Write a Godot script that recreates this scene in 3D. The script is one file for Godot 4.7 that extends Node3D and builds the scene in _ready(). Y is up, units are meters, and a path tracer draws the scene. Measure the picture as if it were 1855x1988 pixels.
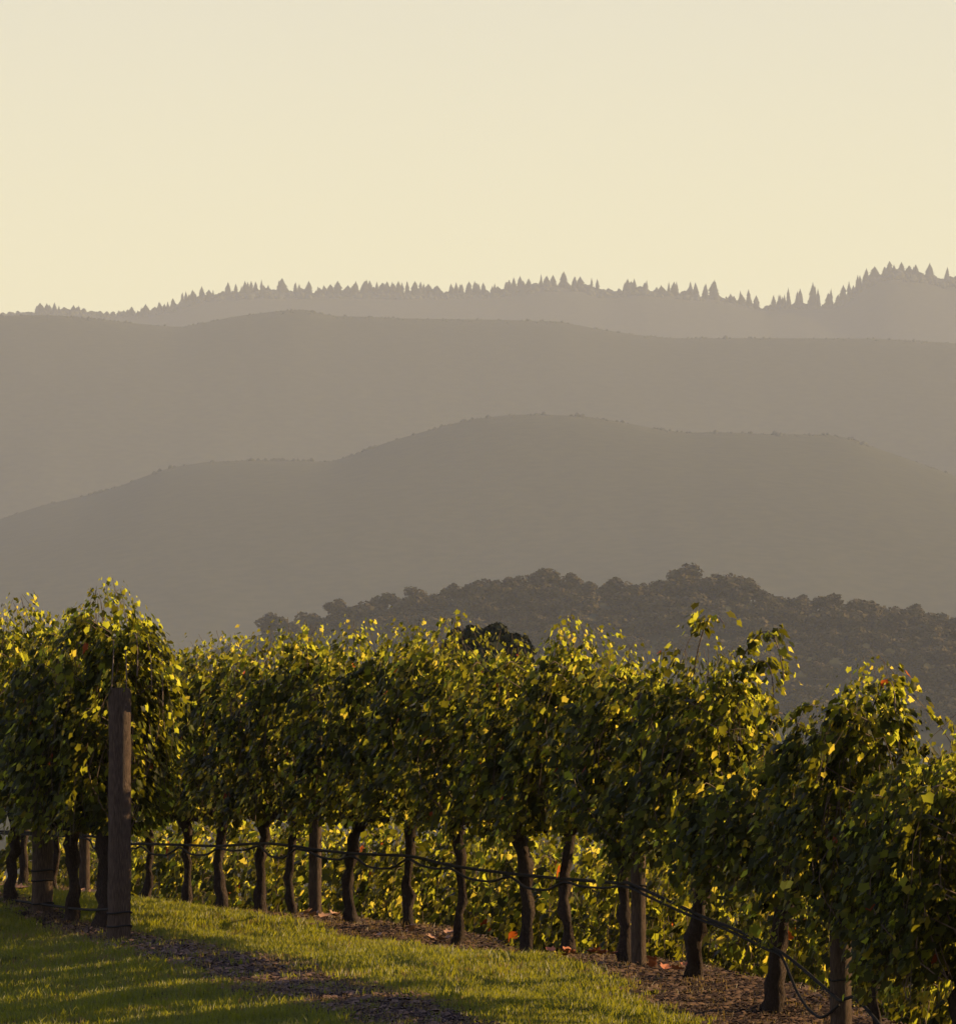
extends Node3D
# A vineyard at golden hour. World: x right, y up, -z away from the camera; eye at y = 1.3.
# "depth" below is the distance in metres along the view (-z).

const EYE := 1.3
const ROW_SLOPE := 0.29          # how far the rows drift sideways for each metre of depth
const ROW_GAP := 2.6             # sideways distance between two rows
const ROW_TURN := -1.2886        # yaw that lays a vine's local x axis along the rows

var rng := RandomNumberGenerator.new()
var lump := FastNoiseLite.new()
var fine := FastNoiseLite.new()
var M := {}
var leaf_mats: Array = []
var taken := {}


class Soup:
	var v := PackedVector3Array()
	var n := PackedVector3Array()
	var c := PackedColorArray()
	var ix := PackedInt32Array()
	var wound := false


func _ready() -> void:
	rng.seed = 71
	lump.seed = 5
	lump.frequency = 1.0
	fine.seed = 11
	fine.frequency = 1.0
	# ---- camera, sky, sun, exposure
	var cam := Camera3D.new()
	cam.name = "camera"
	cam.fov = 8.0
	cam.near = 0.5
	cam.far = 40000.0
	cam.position = Vector3(0, EYE, 0)
	cam.rotation_degrees = Vector3(1.837, 0, 0)
	add_child(cam)
	cam.current = true
	var sky_mat := ProceduralSkyMaterial.new()
	sky_mat.sky_top_color = lin(0.255, 0.315, 0.66)
	sky_mat.sky_horizon_color = lin(1.27, 1.15, 0.50)
	sky_mat.sky_curve = 0.105
	sky_mat.sky_energy_multiplier = 0.772
	sky_mat.ground_bottom_color = lin(0.05, 0.05, 0.04)
	sky_mat.ground_horizon_color = lin(0.22, 0.19, 0.15)
	sky_mat.sun_angle_max = 1.0
	var sky := Sky.new()
	sky.sky_material = sky_mat
	var env := Environment.new()
	env.background_mode = Environment.BG_SKY
	env.sky = sky
	env.tonemap_mode = Environment.TONE_MAPPER_LINEAR
	env.tonemap_exposure = 1.92
	env.sdfgi_enabled = true
	env.ssao_enabled = true
	env.ssil_enabled = true
	env.fog_enabled = true
	env.fog_mode = Environment.FOG_MODE_EXPONENTIAL
	env.fog_density = 0.000058
	env.fog_light_color = lin(0.765, 0.86, 0.90)
	var we := WorldEnvironment.new()
	we.name = "world_environment"
	we.environment = env
	add_child(we)
	var sun := DirectionalLight3D.new()
	sun.name = "sun"
	sun.light_energy = 1.6
	sun.light_color = Color(1.0, 0.84, 0.60)
	sun.light_angular_distance = 0.5
	sun.shadow_enabled = true
	var az := deg_to_rad(71.0)
	var el := deg_to_rad(18.5)
	var towards_sun := Vector3(sin(az) * cos(el), sin(el), -cos(az) * cos(el))
	sun.look_at_from_position(Vector3.ZERO, -towards_sun, Vector3.UP)
	add_child(sun)
	make_materials()
	# ---- large structure
	make_ground()
	make_hills()
	make_conifers()
	make_oaks()
	make_dark_tree()
	# ---- the vineyard
	make_row_a()
	make_row_b()
	make_row_d()
	make_posts()
	make_hoses()
	make_grass()
	make_chips()
	make_fallen_leaves()


# ------------------------------------------------------------------ helpers
func lin(r: float, g: float, b: float) -> Color:
	return Color(r, g, b).linear_to_srgb()


func add_named(node: Node3D, called: String, parent: Node = null) -> void:
	var p: Node = parent if parent else self
	var key := str(p.get_instance_id()) + called
	var k: int = taken.get(key, 0)
	taken[key] = k + 1
	node.name = called if k == 0 else "%s_%03d" % [called, k]
	p.add_child(node, true)


func tag(o: Node, label: String, category := "", group := "", kind := "") -> void:
	if label:
		o.set_meta("label", label)
	if category:
		o.set_meta("category", category)
	if group:
		o.set_meta("group", group)
	if kind:
		o.set_meta("kind", kind)


func put(called: String, mesh: Mesh, mat: Material, parent: Node = null) -> MeshInstance3D:
	var o := MeshInstance3D.new()
	o.mesh = mesh
	if mat:
		o.material_override = mat
	add_named(o, called, parent)
	return o


func soup_mesh(soups: Array, mats: Array, coloured := false) -> ArrayMesh:
	var m := ArrayMesh.new()
	for i in soups.size():
		var s: Soup = soups[i]
		if s.v.is_empty():
			continue
		if not s.wound:                               # front faces run clockwise, as the normals say
			for k in range(0, s.ix.size(), 3):
				var p := s.v[s.ix[k]]
				var up := (s.v[s.ix[k + 1]] - p).cross(s.v[s.ix[k + 2]] - p)
				if up.dot(s.n[s.ix[k]] + s.n[s.ix[k + 1]] + s.n[s.ix[k + 2]]) > 0.0:
					var h := s.ix[k + 1]
					s.ix[k + 1] = s.ix[k + 2]
					s.ix[k + 2] = h
			s.wound = true
		var a := []
		a.resize(Mesh.ARRAY_MAX)
		a[Mesh.ARRAY_VERTEX] = s.v
		a[Mesh.ARRAY_NORMAL] = s.n
		if coloured:
			a[Mesh.ARRAY_COLOR] = s.c
		a[Mesh.ARRAY_INDEX] = s.ix
		m.add_surface_from_arrays(Mesh.PRIMITIVE_TRIANGLES, a)
		if i < mats.size() and mats[i]:
			m.surface_set_material(m.get_surface_count() - 1, mats[i])
	return m


# a point in the world seen at that place of the 1855 x 1988 layout, at that depth
func at(px: float, py: float, depth: float) -> Vector3:
	return Vector3((px - 927.5) / 14215.0 * depth, EYE + (1450.0 - py) / 14215.0 * depth, -depth)


func piece(x: float, knots: Array) -> float:          # smooth reading of [x, y, x, y ...]
	var n := knots.size() / 2
	if x <= knots[0]:
		return knots[1]
	for i in n - 1:
		var x0: float = knots[2 * i]
		var x1: float = knots[2 * i + 2]
		if x <= x1:
			var t := (x - x0) / (x1 - x0)
			var y0: float = knots[2 * i + 1]
			var y1: float = knots[2 * i + 3]
			return lerpf(y0, y1, t)
	return knots[2 * n - 1]


func noisy(seed_: int, frequency: float, size: int, ramp: Array, octaves := 4, sx := 1.0) -> NoiseTexture2D:
	var f := FastNoiseLite.new()
	f.seed = seed_
	f.frequency = frequency
	f.fractal_octaves = octaves
	f.domain_warp_enabled = sx != 1.0
	f.domain_warp_amplitude = 20.0
	var t := NoiseTexture2D.new()
	t.noise = f
	t.width = size
	t.height = size
	t.seamless = true
	if ramp:
		var g := Gradient.new()
		g.offsets = PackedFloat32Array([0.0, 0.5, 1.0])
		g.colors = PackedColorArray(ramp)
		t.color_ramp = g
	return t


func make_materials() -> void:
	# bark: fibres run up the trunk (the texture is stretched vertically by the triplanar scale)
	var bark := StandardMaterial3D.new()
	bark.albedo_texture = noisy(3, 0.05, 512, [lin(0.012, 0.008, 0.006), lin(0.032, 0.021, 0.015), lin(0.075, 0.052, 0.038)])
	bark.roughness = 0.9
	bark.metallic_specular = 0.3
	bark.heightmap_enabled = true
	bark.heightmap_texture = noisy(8, 0.04, 512, [])
	bark.heightmap_scale = 1.2
	bark.uv1_triplanar = true
	bark.uv1_scale = Vector3(6.0, 1.2, 6.0)
	M.bark = bark
	var post := StandardMaterial3D.new()
	post.albedo_texture = noisy(21, 0.03, 512, [lin(0.034, 0.022, 0.014), lin(0.080, 0.054, 0.036), lin(0.17, 0.12, 0.082)])
	post.roughness = 0.85
	post.metallic_specular = 0.3
	post.heightmap_enabled = true
	post.heightmap_texture = noisy(23, 0.05, 512, [])
	post.heightmap_scale = 1.4
	post.uv1_triplanar = true
	post.uv1_scale = Vector3(9.0, 0.7, 9.0)
	M.post = post
	var hose := StandardMaterial3D.new()
	hose.albedo_color = lin(0.02, 0.019, 0.018)
	hose.roughness = 0.75
	hose.metallic_specular = 0.2
	M.hose = hose
	var wire := StandardMaterial3D.new()
	wire.albedo_color = lin(0.12, 0.07, 0.05)
	wire.metallic = 0.6
	wire.roughness = 0.6
	M.wire = wire
	# leaves: front colour, colour of the light that comes through
	var spec := [
		[0.014, 0.0170, 0.004, 0.090, 0.088, 0.005],
		[0.019, 0.024, 0.005, 0.24, 0.235, 0.012],
		[0.045, 0.052, 0.008, 0.60, 0.63, 0.045],
		[0.11, 0.095, 0.013, 0.90, 0.76, 0.09],
		[0.16, 0.030, 0.008, 0.60, 0.14, 0.02],
	]
	for s in spec:
		var m := StandardMaterial3D.new()
		m.albedo_color = lin(s[0], s[1], s[2])
		m.roughness = 0.42
		m.metallic_specular = 0.10
		m.backlight_enabled = true
		m.backlight = lin(s[3], s[4], s[5])
		m.cull_mode = BaseMaterial3D.CULL_DISABLED
		leaf_mats.append(m)
	for c in [["fallen_red", 0.40, 0.13, 0.045], ["fallen_tan", 0.36, 0.20, 0.11]]:
		var m := StandardMaterial3D.new()
		m.albedo_color = lin(c[1], c[2], c[3])
		m.roughness = 0.7
		m.cull_mode = BaseMaterial3D.CULL_DISABLED
		M[c[0]] = m
	var cane := StandardMaterial3D.new()
	cane.albedo_color = lin(0.10, 0.06, 0.03)
	cane.roughness = 0.7
	M.cane = cane
	var ground := StandardMaterial3D.new()
	ground.vertex_color_use_as_albedo = true
	ground.albedo_texture = noisy(40, 0.02, 1024, [lin(0.55, 0.55, 0.55), lin(0.8, 0.8, 0.8), lin(1, 1, 1)], 6)
	ground.uv1_triplanar = true
	ground.uv1_world_triplanar = true
	ground.uv1_scale = Vector3(0.7, 0.7, 0.7)
	ground.heightmap_enabled = true
	ground.heightmap_texture = noisy(41, 0.05, 512, [], 5)
	ground.heightmap_scale = 3.0
	ground.roughness = 0.95
	ground.metallic_specular = 0.2
	M.ground = ground
	var wood := StandardMaterial3D.new()
	wood.vertex_color_use_as_albedo = true
	wood.roughness = 0.9
	wood.metallic_specular = 0.25
	wood.cull_mode = BaseMaterial3D.CULL_DISABLED
	M.chip = wood
	var grass := StandardMaterial3D.new()
	grass.albedo_color = lin(0.030, 0.042, 0.008)
	grass.roughness = 0.5
	grass.metallic_specular = 0.35
	grass.backlight_enabled = true
	grass.backlight = lin(0.36, 0.36, 0.016)
	grass.cull_mode = BaseMaterial3D.CULL_DISABLED
	M.grass = grass
	var dry := grass.duplicate()
	dry.albedo_color = lin(0.10, 0.07, 0.028)
	dry.backlight = lin(0.26, 0.18, 0.04)
	M.dry_grass = dry
	var hill := StandardMaterial3D.new()
	hill.albedo_texture = noisy(50, 0.03, 512, [lin(0.025, 0.028, 0.014), lin(0.04, 0.043, 0.02), lin(0.06, 0.058, 0.026)], 5)
	hill.uv1_triplanar = true
	hill.uv1_world_triplanar = true
	hill.uv1_scale = Vector3(0.003, 0.003, 0.003)
	hill.roughness = 1.0
	hill.metallic_specular = 0.1
	M.hill = hill
	var far_leaf := StandardMaterial3D.new()
	far_leaf.vertex_color_use_as_albedo = true
	far_leaf.roughness = 0.8
	far_leaf.metallic_specular = 0.2
	far_leaf.cull_mode = BaseMaterial3D.CULL_DISABLED
	M.far_leaf = far_leaf


# ------------------------------------------------------------------ the lie of the land
func row_x(z: float) -> float:                        # row A's line
	return 0.938 + (46.7 - z) * ROW_SLOPE


var along_a := [0.0, -1.6, 20.0, -2.1, 35.0, -2.3, 40.3, -1.98, 41.9, -1.8, 43.4, -1.615, 45.0, -1.44, 46.5, -1.375, 48.0, -1.385, 49.3, -1.41, 50.7, -1.40, 51.9, -1.30, 54.5, -1.28, 57.1, -1.305, 59.6, -1.335, 62.0, -1.25, 66.0, -1.2, 75.0, -1.5]
var along_b := [0.0, -1.6, 20.0, -1.8, 36.0, -1.74, 42.3, -1.545, 46.3, -1.365, 49.3, -1.276, 50.8, -1.21, 52.2, -1.11, 54.0, -1.05, 58.0, -0.98, 66.0, -0.95, 75.0, -1.4]


func ground_y(x: float, z: float) -> float:
	var s := x - row_x(z)
	var a := piece(z, along_a)
	var b := piece(z, along_b)
	var y := a
	if s >= 0.0:
		y = a - 1.2 * smoothstep(0.25, 2.6, s) - minf(maxf(0.0, s - 2.6) * 0.11, 9.0)
	elif s > -ROW_GAP:
		var t := -s / ROW_GAP
		y = lerpf(a, b, t)
	else:
		y = b - minf(0.055 * (-ROW_GAP - s), 0.6)
	if z < 75.0:
		y += 0.035 * lump.get_noise_2d(x * 0.55, z * 0.4) + 0.012 * lump.get_noise_2d(x * 2.3 + 40.0, z * 2.0)
	y = lerpf(y, -46.0, smoothstep(70.0, 420.0, z))
	return y + EYE


func bare(x: float, z: float) -> float:               # 0 lawn .. 1 bare mulch
	var s := x - row_x(z)
	var wob := 0.22 * lump.get_noise_2d(x * 1.1 + 9.0, z * 0.9)
	var half_a := piece(z, [41.0, 0.8, 44.5, 0.65, 46.0, 0.42, 47.5, 0.22, 49.5, 0.22, 50.6, 0.42, 52.0, 0.62, 54.0, 0.6, 57.0, 0.75, 60.0, 0.75])
	var m := 1.0 - smoothstep(half_a * 0.75, half_a * 1.15 + 0.05, absf(minf(s, 0.0)) + wob * 0.6)
	if s > 0.0:
		m = maxf(1.0 - smoothstep(0.5, 0.9, s + wob), 0.25)
	var half_b := piece(z, [36.0, 0.12, 41.0, 0.3, 44.0, 0.46, 47.0, 0.42, 49.0, 0.24, 53.0, 0.16])
	var bend := piece(z, [36.0, -0.1, 42.0, 0.0, 49.0, 0.0])
	var mb := 1.0 - smoothstep(half_b * 0.5, half_b * 1.5, absf(s + ROW_GAP + bend + wob * 0.5))
	return clampf(maxf(m * 0.97, mb * 0.86), 0.0, 1.0)


func make_ground() -> void:
	var xs := PackedFloat32Array()
	var zs := PackedFloat32Array()
	var x := -9.0
	while x < 6.01:
		xs.append(x)
		x += 0.12
	var step := 0.3
	while x < 5200.0:
		xs.append(x)
		step *= 1.5
		x += step
	var left := PackedFloat32Array()
	x = -9.3
	step = 0.3
	while x > -5200.0:
		left.append(x)
		step *= 1.5
		x -= step
	left.reverse()
	left.append_array(xs)
	xs = left
	for v in [-400.0, -60.0, -10.0, 0.0, 8.0, 16.0, 22.0, 27.0, 31.0, 34.0]:
		zs.append(v)
	var z := 36.0
	while z < 64.0:
		zs.append(z)
		z += 0.12
	step = 0.3
	while z < 15000.0:
		zs.append(z)
		step *= 1.25
		z += step
	var s := Soup.new()
	var w := xs.size()
	for j in zs.size():
		for i in w:
			var gx := xs[i]
			var gz := zs[j]
			s.v.append(Vector3(gx, ground_y(gx, gz), -gz))
			var k := bare(gx, gz) if gz > 30.0 and gz < 70.0 else 0.0
			var tone := 1.0 + 0.25 * lump.get_noise_2d(gx * 1.7, gz * 1.7)
			var soil := Color(0.06, 0.040, 0.027) * tone
			var turf := Color(0.03, 0.027, 0.011) * tone
			s.c.append(turf.lerp(soil, k))
	for j in zs.size():
		for i in w:
			var i0 := maxi(i - 1, 0)
			var i1 := mini(i + 1, w - 1)
			var j0 := maxi(j - 1, 0)
			var j1 := mini(j + 1, zs.size() - 1)
			var dx := s.v[j * w + i1] - s.v[j * w + i0]
			var dz := s.v[j1 * w + i] - s.v[j0 * w + i]
			s.n.append(dx.cross(dz).normalized())
	for j in zs.size() - 1:
		for i in w - 1:
			var q := j * w + i
			s.ix.append_array([q, q + w, q + 1, q + 1, q + w, q + w + 1])
	var g := put("ground", soup_mesh([s], [], true), M.ground)
	tag(g, "vineyard lawn with brown mulch strips falling away to a valley", "ground", "", "structure")


# ------------------------------------------------------------------ the hills
var ridge_near := [-2400, 1500, -900, 1330, -300, 1120, 0, 1008, 70, 985, 130, 970, 180, 960, 230, 945, 280, 925, 330, 908, 400, 897, 500, 893, 560, 894, 640, 897, 690, 882, 730, 866, 780, 850, 860, 827, 920, 813, 980, 806, 1040, 804, 1130, 808, 1200, 818, 1270, 832, 1330, 840, 1400, 839, 1500, 843, 1610, 844, 1650, 851, 1700, 870, 1760, 890, 1800, 905, 1855, 925, 2200, 1010, 3000, 1240, 3800, 1430, 4500, 1560]
var ridge_mid := [-3400, 1500, -2200, 1150, -1200, 720, -500, 640, 0, 612, 100, 611, 200, 620, 270, 628, 350, 635, 400, 625, 460, 613, 540, 603, 580, 600, 620, 606, 640, 613, 700, 614, 800, 618, 950, 620, 1080, 623, 1150, 636, 1230, 649, 1300, 656, 1500, 656, 1700, 657, 1855, 666, 2400, 720, 3200, 980, 4200, 1320, 5000, 1510]
var ridge_far := [-3300, 1500, -2200, 1100, -1200, 690, -400, 610, 0, 614, 70, 606, 130, 604, 200, 610, 280, 612, 320, 602, 355, 588, 390, 578, 440, 569, 520, 566, 560, 568, 620, 568, 700, 568, 860, 570, 960, 567, 1000, 562, 1060, 552, 1130, 555, 1160, 567, 1200, 567, 1240, 562, 1300, 568, 1400, 580, 1440, 590, 1480, 600, 1500, 596, 1560, 594, 1600, 595, 1640, 586, 1658, 566, 1690, 536, 1730, 528, 1790, 534, 1830, 545, 1855, 542, 2300, 610, 3100, 880, 4200, 1260, 5100, 1500]
var ridge_oak := [-4200, 1560, -1500, 1420, -200, 1300, 300, 1300, 480, 1240, 530, 1226, 620, 1216, 650, 1205, 740, 1195, 830, 1180, 920, 1165, 1030, 1148, 1120, 1155, 1170, 1175, 1250, 1165, 1320, 1142, 1400, 1140, 1440, 1155, 1480, 1183, 1600, 1192, 1700, 1203, 1760, 1213, 1855, 1238, 2300, 1290, 3500, 1400, 6000, 1480]


func ridge_height(knots: Array, depth: float, x: float) -> float:
	var px := x * 14215.0 / depth + 927.5
	return EYE + (1450.0 - piece(px, knots)) / 14215.0 * depth


func hill_y(knots: Array, depth: float, front: float, x: float, z: float) -> float:
	var top := ridge_height(knots, depth, x)
	var t := (z - (depth - front)) / front
	if z > depth:
		t = 1.0 - (z - depth) / (front * 0.8)
	var p := smoothstep(0.0, 1.0, clampf(t, 0.0, 1.0)) * 0.45 + clampf(t, 0.0, 1.0) * 0.55
	var broad := 0.0                                  # lower down the slope follows the ridge only broadly
	for k in 9:
		broad += ridge_height(knots, depth, x + (k - 4) * 0.009 * depth) / 9.0
	top = lerpf(broad, top, pow(clampf(t, 0.0, 1.0), 5.0))
	var spur := lump.get_noise_2d(x / front * 2.6, z / front * 1.4) * 0.16 * sin(PI * clampf(t, 0.0, 1.0))
	return lerpf(-46.0 + EYE - 2.0, top, clampf(p + spur * (1.0 - t), 0.0, 1.0))


func make_hill(called: String, knots: Array, depth: float, front: float, half: float, nx: int, label: String) -> void:
	var s := Soup.new()
	var nz := 30
	for j in nz + 1:
		var z := depth - front + front * 1.6 * float(j) / nz
		if j == roundi(nz / 1.6):
			z = depth
		for i in nx + 1:
			var x := lerpf(-half, half, float(i) / nx)
			s.v.append(Vector3(x, hill_y(knots, depth, front, x, z), -z))
	var w := nx + 1
	for j in nz + 1:
		for i in w:
			var dx := s.v[j * w + mini(i + 1, nx)] - s.v[j * w + maxi(i - 1, 0)]
			var dz := s.v[mini(j + 1, nz) * w + i] - s.v[maxi(j - 1, 0) * w + i]
			s.n.append(dx.cross(dz).normalized())
	for j in nz:
		for i in nx:
			var q := j * w + i
			s.ix.append_array([q, q + w, q + 1, q + 1, q + w, q + w + 1])
	tag(put(called, soup_mesh([s], []), M.hill), label, "hill", "", "structure")


func make_hills() -> void:
	make_hill("hill", ridge_oak, 2600.0, 420.0, 900.0, 260, "dark brown hillside covered in oaks, nearest to the vineyard")
	make_hill("hill", ridge_near, 6600.0, 2200.0, 1700.0, 360, "olive brown hill with one broad rounded summit, above the oaks")
	make_hill("hill", ridge_mid, 9000.0, 2300.0, 2600.0, 360, "grey brown hill with long level ridge, in front of the conifer skyline")
	make_hill("hill", ridge_far, 12000.0, 2600.0, 3600.0, 520, "palest farthest hill whose skyline is edged with conifers")
	crest_wood(ridge_near, 6600.0, 1500, 1.5, 3.2, "low scrub and tree tops along the olive brown hill's crest")
	crest_wood(ridge_mid, 9000.0, 1500, 1.5, 3.0, "low scrub and tree tops along the level grey brown ridge")
	crest_wood(ridge_far, 12000.0, 2600, 4.0, 8.0, "low woodland between the conifers on the farthest skyline")


func ball(st_seed: int, bumps: float) -> Soup:        # a lumpy small crown
	var s := Soup.new()
	var f := FastNoiseLite.new()
	f.seed = st_seed
	f.frequency = 1.0
	var rings := 5
	var segs := 8
	for j in rings + 1:
		var th := PI * j / rings
		for i in segs:
			var ph := TAU * (i + 0.5 * (j % 2)) / segs
			var d := Vector3(sin(th) * cos(ph), cos(th), sin(th) * sin(ph))
			s.v.append(d * (1.0 + bumps * f.get_noise_3dv(d * 2.2)))
			s.n.append(d)
			s.c.append(Color(0.04, 0.045, 0.02))
	for j in rings:
		for i in segs:
			var a := j * segs + i
			var b := j * segs + (i + 1) % segs
			s.ix.append_array([a, b, a + segs, b, b + segs, a + segs])
	return s


func crest_wood(knots: Array, depth: float, count: int, r0: float, r1: float, label: String) -> void:
	var mm := MultiMesh.new()
	mm.transform_format = MultiMesh.TRANSFORM_3D
	mm.mesh = soup_mesh([ball(4, 0.5)], [], true)
	mm.instance_count = count
	for i in count:
		var x := rng.randf_range(-0.085, 0.085) * depth
		var z := depth + rng.randf_range(-0.006, 0.004) * depth
		var clump := lump.get_noise_1d(x * 0.012)
		if clump < -0.05 and rng.randf() < 0.75:
			x += 90.0
		var r := rng.randf_range(r0, r1) * (0.6 + 0.7 * absf(lump.get_noise_1d(x * 0.02)) + (0.35 if rng.randf() < 0.06 else 0.0))
		var y := ridge_height(knots, depth, x) - (depth - z) * 0.2 * (1.0 if z < depth else -1.0) - r * 0.1
		var b := Basis(Vector3.UP, rng.randf() * TAU).scaled(Vector3(r, r * rng.randf_range(0.8, 1.25), r))
		mm.set_instance_transform(i, Transform3D(b, Vector3(x, y, -z)))
	var o := MultiMeshInstance3D.new()
	o.multimesh = mm
	o.material_override = M.far_leaf
	add_named(o, "woodland")
	tag(o, label, "woodland", "", "stuff")


# ------------------------------------------------------------------ conifers on the far skyline
func conifer_soup(sd: int, width: float, raggedness: float) -> Soup:   # one metre tall, fir-shaped, of drooping boughs
	var r := RandomNumberGenerator.new()
	r.seed = sd
	var s := Soup.new()
	var tiers := 13
	for t in tiers:
		var h := 0.1 + 0.88 * t / (tiers - 1.0)
		var reach := width * pow(1.0 - h * 0.985, 0.6) * r.randf_range(1.0 - raggedness, 1.0)
		for k in 7:
			if r.randf() < raggedness * 0.35:
				continue
			var ph := TAU * (k + r.randf()) / 7.0
			var d := Vector3(cos(ph), 0, sin(ph))
			var side := Vector3(-sin(ph), 0, cos(ph)) * reach * 0.42
			var tip := d * reach * r.randf_range(0.7, 1.1) + Vector3(0, h - 0.05, 0)
			var q := s.v.size()
			s.v.append_array([Vector3(0, h + 0.045, 0), tip, d * reach * 0.55 + side + Vector3(0, h - 0.03, 0), d * reach * 0.55 - side + Vector3(0, h - 0.03, 0), Vector3(0, h - 0.05, 0)])
			for i in 5:
				s.n.append((d + Vector3.UP * 0.6).normalized())
				s.c.append(Color(0.03, 0.036, 0.016))
			s.ix.append_array([q, q + 2, q + 1, q, q + 1, q + 3, q + 4, q + 1, q + 2, q + 4, q + 3, q + 1])
	# the dense inner foliage round the trunk
	for t in 8:
		var h := 0.05 + 0.85 * t / 7.0
		var q := s.v.size()
		for i in 7:
			var a := TAU * i / 7.0
			var w := width * pow(1.0 - h, 0.65) * 0.85 * r.randf_range(0.7, 1.15)
			s.v.append(Vector3(cos(a) * w, h - 0.05, sin(a) * w))
			s.n.append(Vector3(cos(a), 0.3, sin(a)).normalized())
			s.c.append(Color(0.026, 0.031, 0.014))
		s.v.append(Vector3(0, minf(h + 0.3, 1.0), 0))
		s.n.append(Vector3.UP)
		s.c.append(Color(0.026, 0.031, 0.014))
		for i in 7:
			s.ix.append_array([q + i, q + 7, q + (i + 1) % 7])
	var q := s.v.size()
	for i in 4:
		var a := TAU * i / 4.0
		s.v.append(Vector3(cos(a) * 0.016, -0.15, sin(a) * 0.016))
		s.n.append(Vector3(cos(a), 0, sin(a)))
		s.c.append(Color(0.03, 0.025, 0.02))
	s.v.append(Vector3(0, 0.9, 0))
	s.n.append(Vector3.UP)
	s.c.append(Color(0.03, 0.025, 0.02))
	for i in 4:
		s.ix.append_array([q + i, q + 4, q + (i + 1) % 4])
	return s


func make_conifers() -> void:
	var kinds := []
	for k in 6:
		kinds.append(soup_mesh([conifer_soup(100 + k, [0.17, 0.21, 0.28, 0.15, 0.34, 0.24][k], [0.25, 0.35, 0.3, 0.55, 0.2, 0.5][k])], [], true))
	# tip of each tree that can be told apart on the skyline, in layout pixels
	var tips := [
		77, 588, 90, 588, 105, 587, 142, 592, 152, 593, 230, 602, 247, 600, 255, 595, 267, 602, 282, 590, 308, 585, 325, 585, 335, 578, 360, 565, 373, 562, 391, 555, 405, 562, 413, 562, 442, 547, 457, 550, 475, 545, 487, 545, 507, 542, 520, 552, 547, 540, 573, 547, 599, 545, 617, 555,
		628, 553, 641, 551, 655, 545, 675, 553, 690, 545, 711, 542, 731, 546, 751, 546, 761, 546, 773, 545, 790, 545, 805, 545, 816, 546, 831, 551, 848, 554, 875, 550, 885, 548, 896, 550, 910, 546, 921, 545, 938, 548, 960, 550, 988, 543, 1009, 535, 1026, 540, 1050, 531, 1061, 535, 1073, 533, 1094, 526, 1115, 536, 1126, 536, 1148, 538, 1181, 558, 1201, 558, 1218, 541, 1231, 540,
		1255, 543, 1283, 553, 1298, 546, 1313, 545, 1340, 546, 1350, 548, 1370, 550, 1387, 543, 1418, 570, 1437, 563, 1453, 561, 1468, 573, 1500, 575, 1512, 570, 1530, 558, 1553, 560, 1578, 548, 1613, 560, 1627, 571, 1637, 553, 1648, 546, 1665, 533, 1682, 520, 1698, 516, 1727, 506, 1750, 508, 1765, 515, 1778, 513, 1805, 510, 1839, 518]
	for i in tips.size() / 2:
		var px: float = tips[2 * i]
		var py: float = tips[2 * i + 1]
		place_conifer(px, py, kinds, 0.0)
	for k in 190:                                          # shorter ones that fill the fringe between them
		var near := 2 * (rng.randi() % (tips.size() / 2))
		var px: float = tips[near] + rng.randfn() * 6.0
		if px > 1470.0 and px < 1495.0:
			continue
		place_conifer(px, minf(tips[near + 1] + absf(rng.randfn()) * 7.0 + 1.0, piece(px, ridge_far) + 2.0), kinds, 1.0)


func place_conifer(px: float, tip: float, kinds: Array, small: float) -> void:
	var depth := 12000.0 + rng.randf_range(-25.0, 15.0)
	var base := piece(px, ridge_far) + 14.0
	var top := at(px, tip, depth)
	var foot := at(px, base, depth)
	var tall := top.y - foot.y
	var k := rng.randi() % kinds.size()
	if absf(px - 1578.0) < 3.0 or absf(px - 1805.0) < 3.0:
		k = 2
	var o := put("conifer_tree", kinds[k], M.far_leaf)
	o.position = foot
	o.rotation.y = rng.randf() * TAU
	var wide := rng.randf_range(9.0, 19.0) / 14215.0 * depth / 0.23
	o.scale = Vector3(wide, tall, wide)
	var where := "low left shoulder of the farthest ridge"
	if px > 270.0:
		where = "rising left slope of the farthest ridge"
	if px > 430.0:
		where = "long level stretch of the farthest ridge"
	if px > 980.0:
		where = "central hump of the farthest ridge"
	if px > 1170.0:
		where = "stretch between central hump and skyline dip"
	if px > 1400.0:
		where = "deep dip in the farthest skyline"
	if px > 1652.0:
		where = "high knoll at the ridge's right end"
	tag(o, ("short hazy conifer in the tree fringe on the " if small > 0.0 else "tall hazy conifer silhouetted on the ") + where, "tree", ("short conifers, " if small > 0.0 else "tall conifers, ") + where)


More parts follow.
